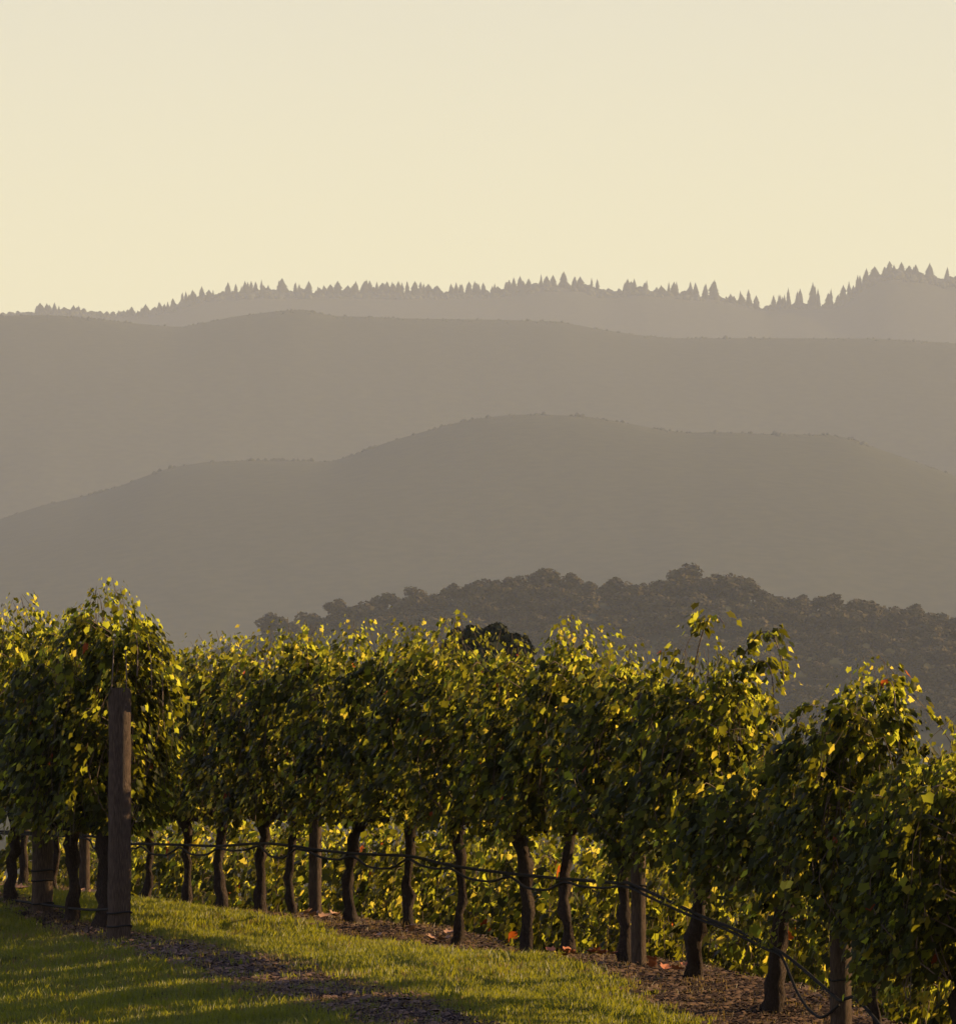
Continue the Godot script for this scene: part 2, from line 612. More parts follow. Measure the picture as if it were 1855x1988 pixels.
# ------------------------------------------------------------------ oaks on the near hill
func crown_soup(sd: int, leaves: int, lobes: int, size: float, tint: Color) -> Soup:   # radius about 1, centre at origin
	var r := RandomNumberGenerator.new()
	r.seed = sd
	var s := Soup.new()
	var c := []
	for k in lobes:
		var a := TAU * (k + r.randf()) / lobes
		var d := r.randf_range(0.25, 0.62)
		c.append([Vector3(cos(a) * d, r.randf_range(-0.35, 0.5), sin(a) * d), r.randf_range(0.3, 0.5)])
	c.append([Vector3(0, 0.15, 0), 0.55])
	for i in leaves:
		var l: Array = c[r.randi() % c.size()]
		var d := Vector3(r.randfn(), r.randfn() * 0.9, r.randfn()).normalized()
		var mid: Vector3 = l[0]
		var rad: float = l[1]
		var p: Vector3 = mid + d * rad * pow(r.randf(), 0.28)
		var n := (d + Vector3(r.randfn(), r.randfn(), r.randfn()) * 0.5).normalized()
		var u := n.cross(Vector3(r.randfn(), r.randfn(), r.randfn())).normalized()
		var v := n.cross(u)
		var e := size * r.randf_range(0.6, 1.3)
		var q := s.v.size()
		s.v.append_array([p - u * e, p - v * e * 0.7, p + u * e * 1.1, p + v * e * 0.8])
		var tone := r.randf_range(0.7, 1.4)
		for k in 4:
			s.n.append(n)
			s.c.append(Color(tint.r * tone, tint.g * tone, tint.b * tone))
		s.ix.append_array([q, q + 1, q + 2, q, q + 2, q + 3])
	return s


func limb(s: Soup, pts: Array, radii: Array, sides: int, knobs := 0.0, sd := 0) -> void:
	var base := s.v.size()
	var f := FastNoiseLite.new()
	f.seed = sd
	f.frequency = 1.0
	var n := pts.size()
	var ref := Vector3(0.31, 0.2, 0.93).normalized()
	for j in n:
		var p: Vector3 = pts[j]
		var before: Vector3 = pts[maxi(j - 1, 0)]
		var after: Vector3 = pts[mini(j + 1, n - 1)]
		var d := (after - before).normalized()
		var u := ref - d * ref.dot(d)
		if u.length() < 0.1:
			u = Vector3.RIGHT - d * d.x
		u = u.normalized()
		var v := d.cross(u)
		ref = u
		for i in sides:
			var a := TAU * i / sides
			var dir := u * cos(a) + v * sin(a)
			var rad: float = radii[j]
			if knobs > 0.0:
				rad *= 1.0 + knobs * f.get_noise_3d(cos(a) * 1.3, sin(a) * 1.3, j * 0.55) + knobs * 0.5 * f.get_noise_3d(cos(a) * 4.0, sin(a) * 4.0, j * 1.1)
			s.v.append(p + dir * rad)
			s.n.append(dir)
			s.c.append(Color(0.05, 0.04, 0.03))
	for j in n - 1:
		for i in sides:
			var a := base + j * sides + i
			var b := base + j * sides + (i + 1) % sides
			s.ix.append_array([a, a + sides, b, b, a + sides, b + sides])
	var last := base + (n - 1) * sides
	var end := s.v.size()
	s.v.append(pts[n - 1])
	s.n.append((pts[n - 1] - pts[n - 2]).normalized())
	s.c.append(Color(0.05, 0.04, 0.03))
	for i in sides:
		s.ix.append_array([last + i, end, last + (i + 1) % sides])


func make_oaks() -> void:
	var crowns := []
	var trunks := []
	for k in 7:
		crowns.append(soup_mesh([crown_soup(300 + k, 1000, [5, 6, 4, 7, 5, 6, 8][k], 0.105, Color(0.058, 0.046, 0.015))], [], true))
		var s := Soup.new()
		limb(s, [Vector3(0, -1.4, 0), Vector3(0.03, -0.7, 0.02), Vector3(-0.02, -0.1, 0)], [0.09, 0.07, 0.04], 6)
		for b in 4:
			var a := TAU * b / 4.0 + k
			limb(s, [Vector3(0.02, -0.6, 0.0), Vector3(cos(a) * 0.3, -0.15, sin(a) * 0.3), Vector3(cos(a) * 0.55, 0.2, sin(a) * 0.55)], [0.045, 0.03, 0.012], 5)
		trunks.append(soup_mesh([s], [], true))
	# crown top (px, py), crown radius in pixels, of the trees that make the skyline
	var sky := [
		525, 1192, 28, 560, 1200, 24, 600, 1195, 24, 652, 1165, 24, 690, 1172, 22, 738, 1152, 28, 775, 1160, 22, 812, 1140, 26, 848, 1146, 24, 885, 1132, 28, 922, 1126, 26, 960, 1124, 26, 992, 1118, 26, 1054, 1099, 36, 1100, 1112, 30, 1140, 1126, 24, 1165, 1142, 22, 1205, 1120, 40, 1255, 1134, 24, 1285, 1120, 26, 1322, 1098, 40, 1362, 1118, 24, 1402, 1104, 38, 1442, 1122, 32, 1478, 1142, 24, 1512, 1150, 28, 1550, 1154, 28, 1582, 1160, 24, 1614, 1150, 28, 1652, 1166, 28, 1692, 1164, 38, 1735, 1180, 28, 1772, 1172, 32, 1812, 1186, 28, 1850, 1196, 28]
	for i in sky.size() / 3:
		var px: float = sky[3 * i]
		var label := "hazy oak on the left slope of the wooded hill's skyline"
		if px > 900.0:
			label = "hazy oak on the wooded skyline, left of the two high crowns"
		if px > 1270.0:
			label = "hazy oak near the top of the wooded hill"
		if px > 1460.0:
			label = "hazy oak on the right downslope of the wooded skyline"
		var group := "skyline oaks, " + label.substr(9)
		if px == 1054.0:
			label = "broad dark oak bulging above its neighbours, left of the skyline notch"
			group = ""
		if px == 1205.0:
			label = "round spreading oak just right of the notch in the wooded skyline"
			group = ""
		if px == 1322.0:
			label = "tallest round oak crown on the wooded hill, left of a second one"
			group = ""
		if px == 1402.0:
			label = "second high oak crown, standing right of the tallest one"
			group = ""
		if px == 1614.0:
			label = "small flat topped oak standing up alone on the right downslope"
			group = ""
		place_oak(px, sky[3 * i + 1], sky[3 * i + 2], 2600.0 + rng.randf_range(-10, 10), crowns, trunks, label, group)
	for row in range(1, 11):                              # the trees below them, down the slope towards us
		var depth := 2600.0 - row * 24.0
		var px := 540.0 + rng.randf_range(0, 40)
		while px < 1900.0:
			var y := hill_y(ridge_oak, 2600.0, 420.0, (px - 927.5) / 14215.0 * depth, depth)
			var foot := 1450.0 - (y - EYE) * 14215.0 / depth
			var r := rng.randf_range(22.0, 40.0)
			var top := foot - r * 1.4
			var hidden := 1205.0 if px < 1000.0 else 1240.0 if px < 1480.0 else 1390.0
			if top < hidden:
				place_oak(px, top, r, depth, crowns, trunks, "hazy oak in the wood that covers the dark brown hillside", "oaks below the wooded skyline")
			px += rng.randf_range(30.0, 58.0)


func place_oak(px: float, top: float, r: float, depth: float, crowns: Array, trunks: Array, label: String, group: String) -> void:
	var m := r / 14215.0 * depth
	var o := Node3D.new()
	add_named(o, "oak_tree")
	var p := at(px, top, depth)
	o.position = Vector3(p.x, p.y - m * 0.8, p.z)
	o.rotation.y = rng.randf() * TAU
	o.scale = Vector3(m * 1.3, m * 0.95, m * 1.3)
	var k := rng.randi() % crowns.size()
	tag(put("crown", crowns[k], M.far_leaf, o), "", "", "", "stuff")
	put("trunk", trunks[k], M.far_leaf, o)
	tag(o, label, "tree", group)


func make_dark_tree() -> void:
	var o := Node3D.new()
	add_named(o, "leafy_tree")
	o.position = Vector3(0, 0, -240)
	var s := Soup.new()
	for l in [[958, 1243, 36, 1], [903, 1250, 34, 2], [1008, 1272, 40, 3], [955, 1292, 75, 4], [930, 1250, 34, 5], [985, 1256, 34, 6], [886, 1272, 34, 7]]:
		var c := crown_soup(500 + l[3], 1500, 8, 0.16, Color(0.034, 0.036, 0.016))
		var p := at(l[0], l[1], 240.0) - o.position
		var m: float = l[2] / 14215.0 * 240.0
		var q := s.v.size()
		for v in c.v:
			s.v.append(p + v * m * 1.15)
		s.n.append_array(c.n)
		s.c.append_array(c.c)
		for i in c.ix:
			s.ix.append(q + i)
	tag(put("crown", soup_mesh([s], [], true), M.far_leaf, o), "", "", "", "stuff")
	var t := Soup.new()
	var mid := at(958, 1290, 240.0) - o.position
	limb(t, [Vector3(mid.x, ground_y(mid.x, 240.0) - 0.5, 0), Vector3(mid.x + 0.1, mid.y - 3.0, 0), mid], [0.28, 0.2, 0.1], 8)
	put("trunk", soup_mesh([t], [], true), M.far_leaf, o)
	tag(o, "dark unhazed tree whose rounded top shows just above the vine row", "tree")


# ------------------------------------------------------------------ vines
var leaf_rim := PackedVector2Array([Vector2(0, 0.04), Vector2(0.17, -0.13), Vector2(0.42, -0.02), Vector2(0.37, 0.2), Vector2(0.54, 0.46), Vector2(0.27, 0.52), Vector2(0.18, 0.78), Vector2(0, 1.02), Vector2(-0.18, 0.78), Vector2(-0.27, 0.52), Vector2(-0.54, 0.46), Vector2(-0.37, 0.2), Vector2(-0.42, -0.02), Vector2(-0.17, -0.13)])
var leaf_rim_mid := PackedVector2Array([Vector2(0, 0.06), Vector2(0.38, -0.14), Vector2(0.45, 0.18), Vector2(0.56, 0.46), Vector2(0.33, 0.62), Vector2(0, 1.0), Vector2(-0.33, 0.62), Vector2(-0.56, 0.46), Vector2(-0.45, 0.18), Vector2(-0.38, -0.14)])
var leaf_rim_small := PackedVector2Array([Vector2(0, 0.03), Vector2(0.38, -0.06), Vector2(0.52, 0.42), Vector2(0.2, 0.6), Vector2(0, 1.0), Vector2(-0.2, 0.6), Vector2(-0.52, 0.42), Vector2(-0.38, -0.06)])


func add_leaf(s: Soup, p: Vector3, tip: Vector3, face: Vector3, size: float, rim: PackedVector2Array, fold: float, droop: float) -> void:
	var z := face.normalized()
	var x := tip.cross(z).normalized()
	var y := z.cross(x)
	var q := s.v.size()
	var n := rim.size()
	s.v.append(p + y * 0.38 * size)
	s.n.append(z)
	for i in n:
		var e := rim[i]
		s.v.append(p + (x * e.x + y * e.y + z * (-fold * absf(e.x) - droop * e.y * e.y)) * size)
		s.n.append((z + x * (fold * 0.9 * signf(e.x)) + y * (droop * 1.2 * e.y)).normalized())
	for i in n:
		s.ix.append_array([q, q + 1 + (i + 1) % n, q + 1 + i])


func pick_leaf(r: RandomNumberGenerator, autumn: float) -> int:
	var k := r.randf()
	if k < 0.002 * autumn:
		return 4
	if k < 0.04 * autumn:
		return 3
	if k < 0.04 * autumn + 0.10:
		return 2
	return 1 if k < 0.48 else 0


# local axes: x along the row towards the camera's side of it, y up, z out of the row towards the lawn
func make_vine(where: Vector3, o: Dictionary) -> Node3D:
	var r := RandomNumberGenerator.new()
	r.seed = o.seed
	var t := Node3D.new()
	add_named(t, "grape_vine")
	t.position = where
	t.rotation.y = ROW_TURN
	var tall: float = o.tall
	var low: float = o.get("low", 0.70)
	var shift: float = o.get("shift", 0.0)
	var half: float = o.get("half", 0.70)
	var arm_y: float = low + 0.06
	# trunk: gnarled, leaning a little
	var s := Soup.new()
	var pts := []
	var radii := []
	var lean := Vector3(r.randf_range(-0.1, 0.1) + o.get("lean", 0.0), 0, r.randf_range(-0.05, 0.05))
	var bow := Vector3(r.randf_range(-0.07, 0.07), 0, r.randf_range(-0.05, 0.05))
	var thick: float = o.get("thick", r.randf_range(0.027, 0.038))
	for k in 13:
		var u := k / 12.0
		pts.append(Vector3(0, -0.08 + (arm_y + 0.08) * u, 0) + lean * (u - 1.0) + bow * sin(PI * u) + Vector3(r.randf_range(-1, 1), 0, r.randf_range(-1, 1)) * 0.012)
		radii.append(thick * (1.0 + 0.55 * pow(1.0 - u, 5.0) + 0.35 * pow(u, 6.0)) * r.randf_range(0.82, 1.2))
	limb(s, pts, radii, 12, 0.85, o.seed)
	put("trunk", soup_mesh([s], []), M.bark, t)
	# the two arms of the cordon
	for side in [-1.0, 1.0]:
		var c := Soup.new()
		var a := []
		var b := []
		for k in 8:
			var u := k / 7.0
			a.append(Vector3(side * u * half, arm_y - 0.04 + 0.06 * minf(1.0, u * 4.0) + r.randf_range(-0.012, 0.012), r.randf_range(-0.014, 0.014)))
			b.append(0.034 * (1.0 - 0.5 * u) * r.randf_range(0.85, 1.2))
		limb(c, a, b, 8, 0.35, int(o.seed) + 7)
		put("cordon_arm", soup_mesh([c], []), M.bark, t)
	# shoots and their leaves
	var soups := [Soup.new(), Soup.new(), Soup.new(), Soup.new(), Soup.new()]
	var canes := Soup.new()
	var shoots: int = o.get("shoots", 30)
	var rim: PackedVector2Array = o.get("rim", leaf_rim_mid)
	var gap: float = o.get("gap", 0.0182)
	var size: float = o.get("size", 0.053)
	var autumn: float = o.get("autumn", 1.0)
	var wide: float = o.get("wide", 1.0)
	for k in shoots + int(shoots * 0.8):
		var path := []
		var x0 := r.randf_range(-half, half)
		if k < shoots:                                    # upright
			x0 = clampf(r.randfn() * 0.5, -1.0, 1.0) * half if k % 3 > 0 else lerpf(-half, half, (k + r.randf()) / shoots)
			var edge: float = 1.0 - 0.25 * pow(absf(x0 / half), 3.0) * o.get("round", 0.45) * 3.0
			var up: float = (tall - arm_y) * edge * r.randf_range(0.88, 1.02) * (1.0 + 0.16 * lump.get_noise_1d(x0 * 2.6 + float(o.seed) * 0.7))
			var lz := r.randfn(0.0, 0.21) * wide
			var lx := r.randf_range(-0.16, 0.16) + shift
			var flop := r.randf() < 0.3
			var out := (1.0 if r.randf() < 0.55 else -1.0) * r.randf_range(0.1, 0.3)
			for j in 12:
				var u := j / 11.0
				var p := Vector3(x0 + lx * u, arm_y + up * u, lz * sin(PI * minf(0.14 + u * 0.82, 1.0)) + 0.04 * sin(u * 7.0 + k))
				if flop and u > 0.62:
					var w := (u - 0.62) / 0.38
					p = Vector3(p.x, arm_y + up * (0.62 + 0.30 * sin(w * 2.0) - 0.16 * w * w), p.z + out * w)
				path.append(p)
		else:                                             # hanging from the side of the canopy
			var z_side := 1.0 if r.randf() < 0.62 else -1.0
			var y0 := r.randf_range(arm_y + 0.25, maxf(arm_y + 0.3, tall - 0.35))
			var span := r.randf_range(0.35, 0.75)
			for j in 9:
				var u := j / 8.0
				path.append(Vector3(x0 + shift * 0.6 + r.randf_range(-0.1, 0.1) * u, maxf(y0 + 0.18 * sin(u * PI) - span * u * u, low - 0.04), z_side * wide * (0.1 + 0.3 * sqrt(u))))
		var rr := []
		for j in path.size():
			rr.append(0.0045 * (1.0 - 0.7 * j / path.size()))
		limb(canes, path, rr, 3)
		grow(soups, path, gap, size, rim, r, autumn)
	for sp in soups:
		sp.wound = true
	for run in o.get("runners", []):                      # long shoots that break the outline
		grow(soups, run, gap * 0.8, size * 0.95, rim, r, 0.4)
		var rr := []
		for j in run.size():
			rr.append(0.004)
		limb(canes, run, rr, 4)
	var f := put("foliage", soup_mesh(soups, leaf_mats), null, t)
	tag(f, "", "", "", "stuff")
	var cn := put("cane", soup_mesh([canes], []), M.cane, t)
	tag(cn, "", "", "", "stuff")
	for a in o.get("marked", []):                         # single bright autumn leaves
		var one := Soup.new()
		add_leaf(one, Vector3(a[0], a[1], a[2]), Vector3(r.randf_range(-0.4, 0.4), -1, 0.2), Vector3(r.randf_range(-0.4, 0.4), 0.3, 1), 0.078, leaf_rim, 0.2, 0.15)
		tag(put("autumn_leaf", soup_mesh([one], []), leaf_mats[a[3]], t), "red leaf" if a[3] == 4 else "yellow leaf")
	tag(t, o.label, "vine", o.get("group", ""))
	return t


func grow(soups: Array, path: Array, gap: float, size: float, rim: PackedVector2Array, r: RandomNumberGenerator, autumn: float) -> void:
	var total := 0.0
	for j in path.size() - 1:
		total += (path[j + 1] - path[j]).length()
	var d := gap * r.randf()
	var j := 0
	var done := 0.0
	var hue := r.randf()
	var hue0 := float(r.seed % 97) * 1.7
	while d < total and j < path.size() - 1:
		var a: Vector3 = path[j]
		var b: Vector3 = path[j + 1]
		var l := (b - a).length()
		if done + l < d:
			done += l
			j += 1
			continue
		var p := a.lerp(b, (d - done) / maxf(l, 0.001))
		var young := 1.0 - 0.45 * smoothstep(0.8, 1.0, d / total)
		for k in (2 if r.randf() < 0.75 else 1):
			var out := Vector3(r.randfn() * 0.6, r.randfn() * 0.35 + 0.1, (1.0 if p.z + r.randfn() * 0.14 > 0.0 else -1.0) * (0.5 + absf(r.randfn()))).normalized()
			var q := p + out * r.randf_range(0.02, 0.12) * (1.0 + 1.3 * lump.get_noise_3d(p.x * 2.6 + hue0, p.y * 2.2, 8.0))
			var tip := Vector3(out.x * 0.6 + r.randfn() * 0.4, -0.75 + r.randfn() * 0.35, out.z * 0.5 + r.randfn() * 0.3)
			var face := Vector3(out.x * 0.8 + r.randfn() * 0.3, 0.42 + r.randfn() * 0.25, out.z * 0.9 + r.randfn() * 0.2)
			var kind := pick_leaf(r, autumn)
			if r.randf() < (0.45 if hue > 0.8 else 0.0) + 0.75 * smoothstep(0.5, 0.9, d / total) and kind < 3:
				kind = mini(kind + 1, 3)
			if lump.get_noise_3d(q.x * 4.5 + hue0, q.y * 4.0, q.z * 4.5) < -0.27 or lump.get_noise_3d(q.x * 2.0 + hue0 * 3.0, q.y * 1.7 + 30.0, q.z * 1.2) < -0.24 - 0.1 * r.randf():   # airy places between the clumps
				continue
			add_leaf(soups[kind], q, tip, face, size * young * r.randf_range(0.5, 1.35), rim, r.randf_range(0.0, 0.5), r.randf_range(-0.15, 0.3))
		d += gap * r.randf_range(0.7, 1.3)


func foot(x: float, z: float) -> Vector3:
	return Vector3(x, ground_y(x, z), -z)


func on_row(px: float, z: float) -> Vector3:
	return foot((px - 927.5) / 14215.0 * z, z)


func make_row_a() -> void:
	# px of the trunk, depth, height, label
	var list := [
		[-16, 64.8, 2.15, "grape vine half hidden at the far left end of the main row"],
		[47, 63.5, 2.15, "grape vine of the main row seen behind the nearer left row's first trunk"],
		[114, 62.2, 2.15, "grape vine of the main row seen between the two thick left posts"],
		[190, 60.9, 2.2, "grape vine of the main row directly behind the large end post"],
		[285, 59.6, 2.30, "grape vine with crooked trunk, first to the right of the large end post"],
		[360, 58.4, 2.20, "grape vine with slim straight trunk, second right of the large end post"],
		[435, 57.1, 2.18, "grape vine with trunk leaning right, third right of the large end post"],
		[515, 55.9, 2.20, "grape vine carrying red leaves near its cordon, fourth right of the end post"],
		[585, 54.8, 2.22, "grape vine standing close left of the row's first square cut post"],
		[697, 53.2, 2.20, "grape vine with sunlit forked head, first right of the row's first post"],
		[803, 51.9, 2.15, "grape vine with swollen base, beside the sunlit mulch bank"],
		[885, 50.7, 2.26, "grape vine with dark upright trunk at the end of the mulch bank"],
		[1002, 49.3, 2.24, "grape vine whose trunk top is sunlit, centre of the main row"],
		[1107, 48.0, 2.20, "grape vine with red leaf on its trunk and orange leaves at its foot"],
		[1213, 46.7, 2.14, "grape vine close left of the row's second post, orange leaves beside it"],
		[1375, 45.0, 2.12, "grape vine with leaning trunk on the bare mulch mound"],
		[1530, 43.4, 1.64, "low topped grape vine with slanting trunk at the mulch mound's lower edge"],
		[1690, 41.9, 2.30, "grape vine with tall sunlit leafy dome behind the lowest post"],
		[1862, 40.6, 2.04, "dark leafy grape vine cut off by the right edge"]]
	for i in list.size():
		var a: Array = list[i]
		var z: float = a[1]
		var o := {"seed": 1000 + i * 13, "tall": a[2], "label": a[3], "half": 0.72}
		if i > 14:
			o.shoots = 44
			o.autumn = 0.6
		elif i > 9:
			o.low = 0.80
		if i == 8:
			o.lean = 0.0
			o.low = 0.72
		if i == 15:
			o.low = 0.70
			o.lean = 0.36
			o.wide = 1.15
			o.thick = 0.042
			o.runners = [arc(Vector3(-0.15, 1.9, 0.05), Vector3(0.25, 2.38, 0.1), Vector3(0.75, 2.2, 0.15)), arc(Vector3(0.3, 1.85, -0.05), Vector3(0.95, 2.45, -0.1), Vector3(1.15, 1.85, -0.1)), arc(Vector3(0.2, 1.75, -0.05), Vector3(0.8, 2.2, -0.15), Vector3(0.95, 1.75, -0.1))]
		if i == 16:
			o.low = 0.74
			o.lean = 0.36
			o.thick = 0.046
			o.wide = 1.2
		if i == 17:
			o.low = 0.70
			o.shift = -0.14
			o.half = 0.58
			o.round = 0.9
			o.wide = 1.2
			o.autumn = 1.5
			o.runners = [arc(Vector3(0.0, 2.0, 0.0), Vector3(0.4, 2.35, 0.0), Vector3(0.55, 2.0, 0.05))]
		if i == 18:
			o.low = 0.6
			o.half = 0.55
			o.wide = 1.25
		if i == 7:
			o.marked = [[0.05, 0.86, 0.2, 4], [-0.03, 0.80, 0.22, 4], [0.08, 0.92, 0.2, 3]]
		if i == 11:
			o.marked = [[-0.2, 1.1, 0.3, 3], [-0.14, 1.02, 0.32, 3], [-0.2, 0.96, 0.3, 3], [-0.1, 0.9, 0.3, 4]]
		if i == 13:
			o.marked = [[0.0, 0.64, 0.1, 4], [0.05, 0.60, 0.1, 4]]
		if i == 4:
			o.marked = [[0.1, 0.78, 0.15, 4], [0.2, 0.8, 0.16, 4]]
		make_vine(on_row(a[0], z), o)


func arc(a: Vector3, b: Vector3, c: Vector3) -> Array:
	var p := []
	for j in 12:
		var u := j / 11.0
		p.append(a.lerp(b, u).lerp(b.lerp(c, u), u))
	return p


func make_row_b() -> void:
	var list := [
		[-105, 54.9, 2.1, "grape vine of the left row, mostly past the left edge"],
		[-35, 53.5, 2.12, "grape vine with red leaves of the left row at the left edge"],
		[30, 52.2, 2.10, "grape vine with reddish trunk side, left of the thick left post"],
		[140, 50.8, 2.16, "grape vine with thin twisted trunk between the two thick left posts"],
		[206, 50.0, 2.38, "tallest grape vine, its trunk hugging the large end post"]]
	for i in list.size():
		var a: Array = list[i]
		var o := {"seed": 3000 + i * 17, "tall": a[2], "label": a[3], "half": 0.70, "shoots": 36, "low": 0.62, "wide": 1.15, "autumn": 0.5}
		if i == 4:
			o.round = 0.9
			o.half = 0.62
			o.wide = 0.95
			o.shift = -0.04
			for k in 5:
				var side := -0.16 + 0.08 * k
				o.runners = o.get("runners", []) + [arc(Vector3(0.5, 1.75 + 0.07 * (k % 3), side * 0.6), Vector3(1.0, 2.2, side), Vector3(1.12 + 0.05 * (k % 2), 1.52 + 0.1 * (k % 3), side * 1.1 + 0.05))]
			o.thick = 0.048
			o.marked = [[-0.1, 2.12, 0.2, 4], [0.25, 1.95, 0.2, 4], [-0.35, 1.2, 0.3, 4], [-0.05, 1.0, 0.3, 3]]
		if i == 1:
			o.marked = [[0.2, 1.9, 0.3, 4], [0.3, 1.84, 0.3, 4], [0.25, 1.78, 0.32, 4]]
		make_vine(on_row(a[0], a[1]), o)


func make_row_d() -> void:
	var z := 74.0
	var i := 0
	while z > 41.0:
		var x := row_x(z) + ROW_GAP
		make_vine(foot(x, z), {"seed": 5000 + i * 11, "tall": rng.randf_range(1.92, 2.12), "low": 0.3, "half": 0.72, "shoots": 24, "gap": 0.05, "size": 0.078, "rim": leaf_rim_small, "autumn": 2.2,
			"label": "backlit yellow green vine of the row behind, seen through the trunk gaps", "group": "vines of the row behind"})
		z -= 1.32
		i += 1
	z = 70.0
	while z > 41.0:
		make_vine(foot(row_x(z) + 2.0 * ROW_GAP, z), {"seed": 7000 + i * 11, "tall": rng.randf_range(2.1, 2.3), "low": 0.35, "half": 0.75, "shoots": 18, "gap": 0.075, "size": 0.105, "rim": leaf_rim_small,
			"label": "vine two rows behind, only glimpsed through the row behind", "group": "vines two rows behind"})
		z -= 1.4
		i += 1


# ------------------------------------------------------------------ posts and hoses
func make_post(px: float, z: float, radius: float, tall: float, lean: float, label: String, bands: Array) -> void:
	var t := Node3D.new()
	add_named(t, "vineyard_post")
	t.position = on_row(px, z)
	t.rotation.z = lean
	var s := Soup.new()
	var pts := []
	var radii := []
	for k in 16:
		var u := k / 15.0
		pts.append(Vector3(0, -0.15 + (tall + 0.13) * u, 0))
		radii.append(radius * (1.03 - 0.06 * u))
	for e in [[-0.004, 0.95], [0.008, 0.88], [0.016, 0.74], [0.020, 0.5]]:
		pts.append(Vector3(radius * 0.04, tall + e[0], 0))
		radii.append(radius * e[1])
	limb(s, pts, radii, 24, 0.11, int(px) + 50)
	put("timber", soup_mesh([s], []), M.post, t)
	for y in bands:
		var b := Soup.new()
		var ring := []
		var rr := []
		for k in 21:
			var a := TAU * k / 20.0
			ring.append(Vector3(cos(a) * (radius * 1.03 + 0.003), y + 0.006 * sin(a * 2.0), sin(a) * (radius * 1.03 + 0.003)))
			rr.append(0.006)
		limb(b, ring, rr, 5)
		put("wire_loop", soup_mesh([b], []), M.hose, t)
	tag(t, label, "post")


func make_posts() -> void:
	make_post(233, 48.9, 0.077, 1.67, 0.0, "large weathered round end post standing free before the leaves", [0.19, 0.10])
	make_post(84, 51.4, 0.073, 1.55, 0.0, "thick post of the left row, its top lost in dark leaves", [0.07, 0.23, 0.30])
	make_post(612, 54.4, 0.047, 1.7, 0.0, "first slender post of the main row, left of centre", [0.49])
	make_post(1238, 46.4, 0.046, 1.7, 0.0, "second slender post of the main row, where the hose bends downhill", [0.50])
	make_post(1630, 42.4, 0.062, 1.5, 0.0, "lowest thick post with bright sunlit edge, deep under the vines", [0.38])
	make_post(165, 61.3, 0.045, 1.7, 0.0, "thin sunlit post glimpsed far back between the left row's trunks", [])


func hose(called: String, pts: Array, radius: float, label: String) -> void:
	var c := Curve3D.new()
	for i in pts.size():
		var a: Vector3 = pts[maxi(i - 1, 0)]
		var b: Vector3 = pts[mini(i + 1, pts.size() - 1)]
		c.add_point(pts[i], -(b - a) / 6.0, (b - a) / 6.0)
	var path := []
	var rr := []
	var d := 0.0
	while d < c.get_baked_length():
		path.append(c.sample_baked(d, true))
		rr.append(radius)
		d += 0.06
	var s := Soup.new()
	limb(s, path, rr, 8)
	tag(put(called, soup_mesh([s], []), M.hose), label, "hose")


func make_hoses() -> void:
	var main := [
		[-30, 1612, 64.8], [165, 1621, 61.2], [255, 1637, 60.0], [285, 1638, 59.5], [360, 1640, 58.3], [435, 1642, 57.0], [515, 1637, 55.8], [585, 1643, 54.7], [612, 1648, 54.3], [697, 1657, 53.1], [803, 1662, 51.8], [885, 1680, 50.6], [1002, 1696, 49.2], [1107, 1706, 47.9], [1213, 1714, 46.6], [1238, 1718, 46.3], [1375, 1780, 44.9], [1440, 1806, 44.2], [1530, 1852, 43.3], [1640, 1942, 42.25]]
	var p := []
	var q := []
	for i in main.size():
		var m: Array = main[i]
		var v := at(m[0], m[1], m[2]) + Vector3(-0.03, 0, 0.04)
		p.append(v)
		q.append(v + Vector3(-0.012, -0.02, 0.012))
		if i < main.size() - 1 and i > 0:
			var n: Array = main[i + 1]
			var w := at(n[0], n[1], n[2]) + Vector3(-0.03, 0, 0.04)
			var sag: float = 0.075 + 0.03 * sin(i * 2.3)
			if m[0] == 585 or m[0] == 1213 or m[0] == 1375 or m[0] == 1440:
				sag = 0.02
			if m[0] == 1238:
				sag = 0.03
			if m[0] == 1530:
				q.append(v.lerp(w, 0.3) + Vector3(-0.012, -0.16, 0.012))
				q.append(v.lerp(w, 0.65) + Vector3(-0.012, -0.19, 0.012))
				continue
			q.append(v.lerp(w, 0.3) + Vector3(-0.012, -sag * 0.85, 0.012))
			q.append(v.lerp(w, 0.7) + Vector3(-0.012, -sag * 0.85, 0.012))
	for e in [[1660, 1934, 42.15], [1682, 1950, 42.0], [1716, 1990, 41.7], [1790, 2090, 41.0]]:
		p.append(at(e[0], e[1], e[2]) + Vector3(-0.03, 0, 0.04))
	hose("irrigation_hose", p, 0.0105, "taut dark irrigation hose running along the main row's trunks")
	hose("irrigation_hose", q, 0.0085, "thinner dark hose sagging in loops below the taut one")
	var low := []
	for e in [[-60, 1738, 53.6], [0, 1742, 52.7], [30, 1748, 52.1], [84, 1755, 51.3], [140, 1763, 50.7], [190, 1766, 49.9], [232, 1762, 49.2]]:
		low.append(at(e[0], e[1], e[2]))
	hose("irrigation_hose", low, 0.009, "black hose lying low along the foot of the left row")


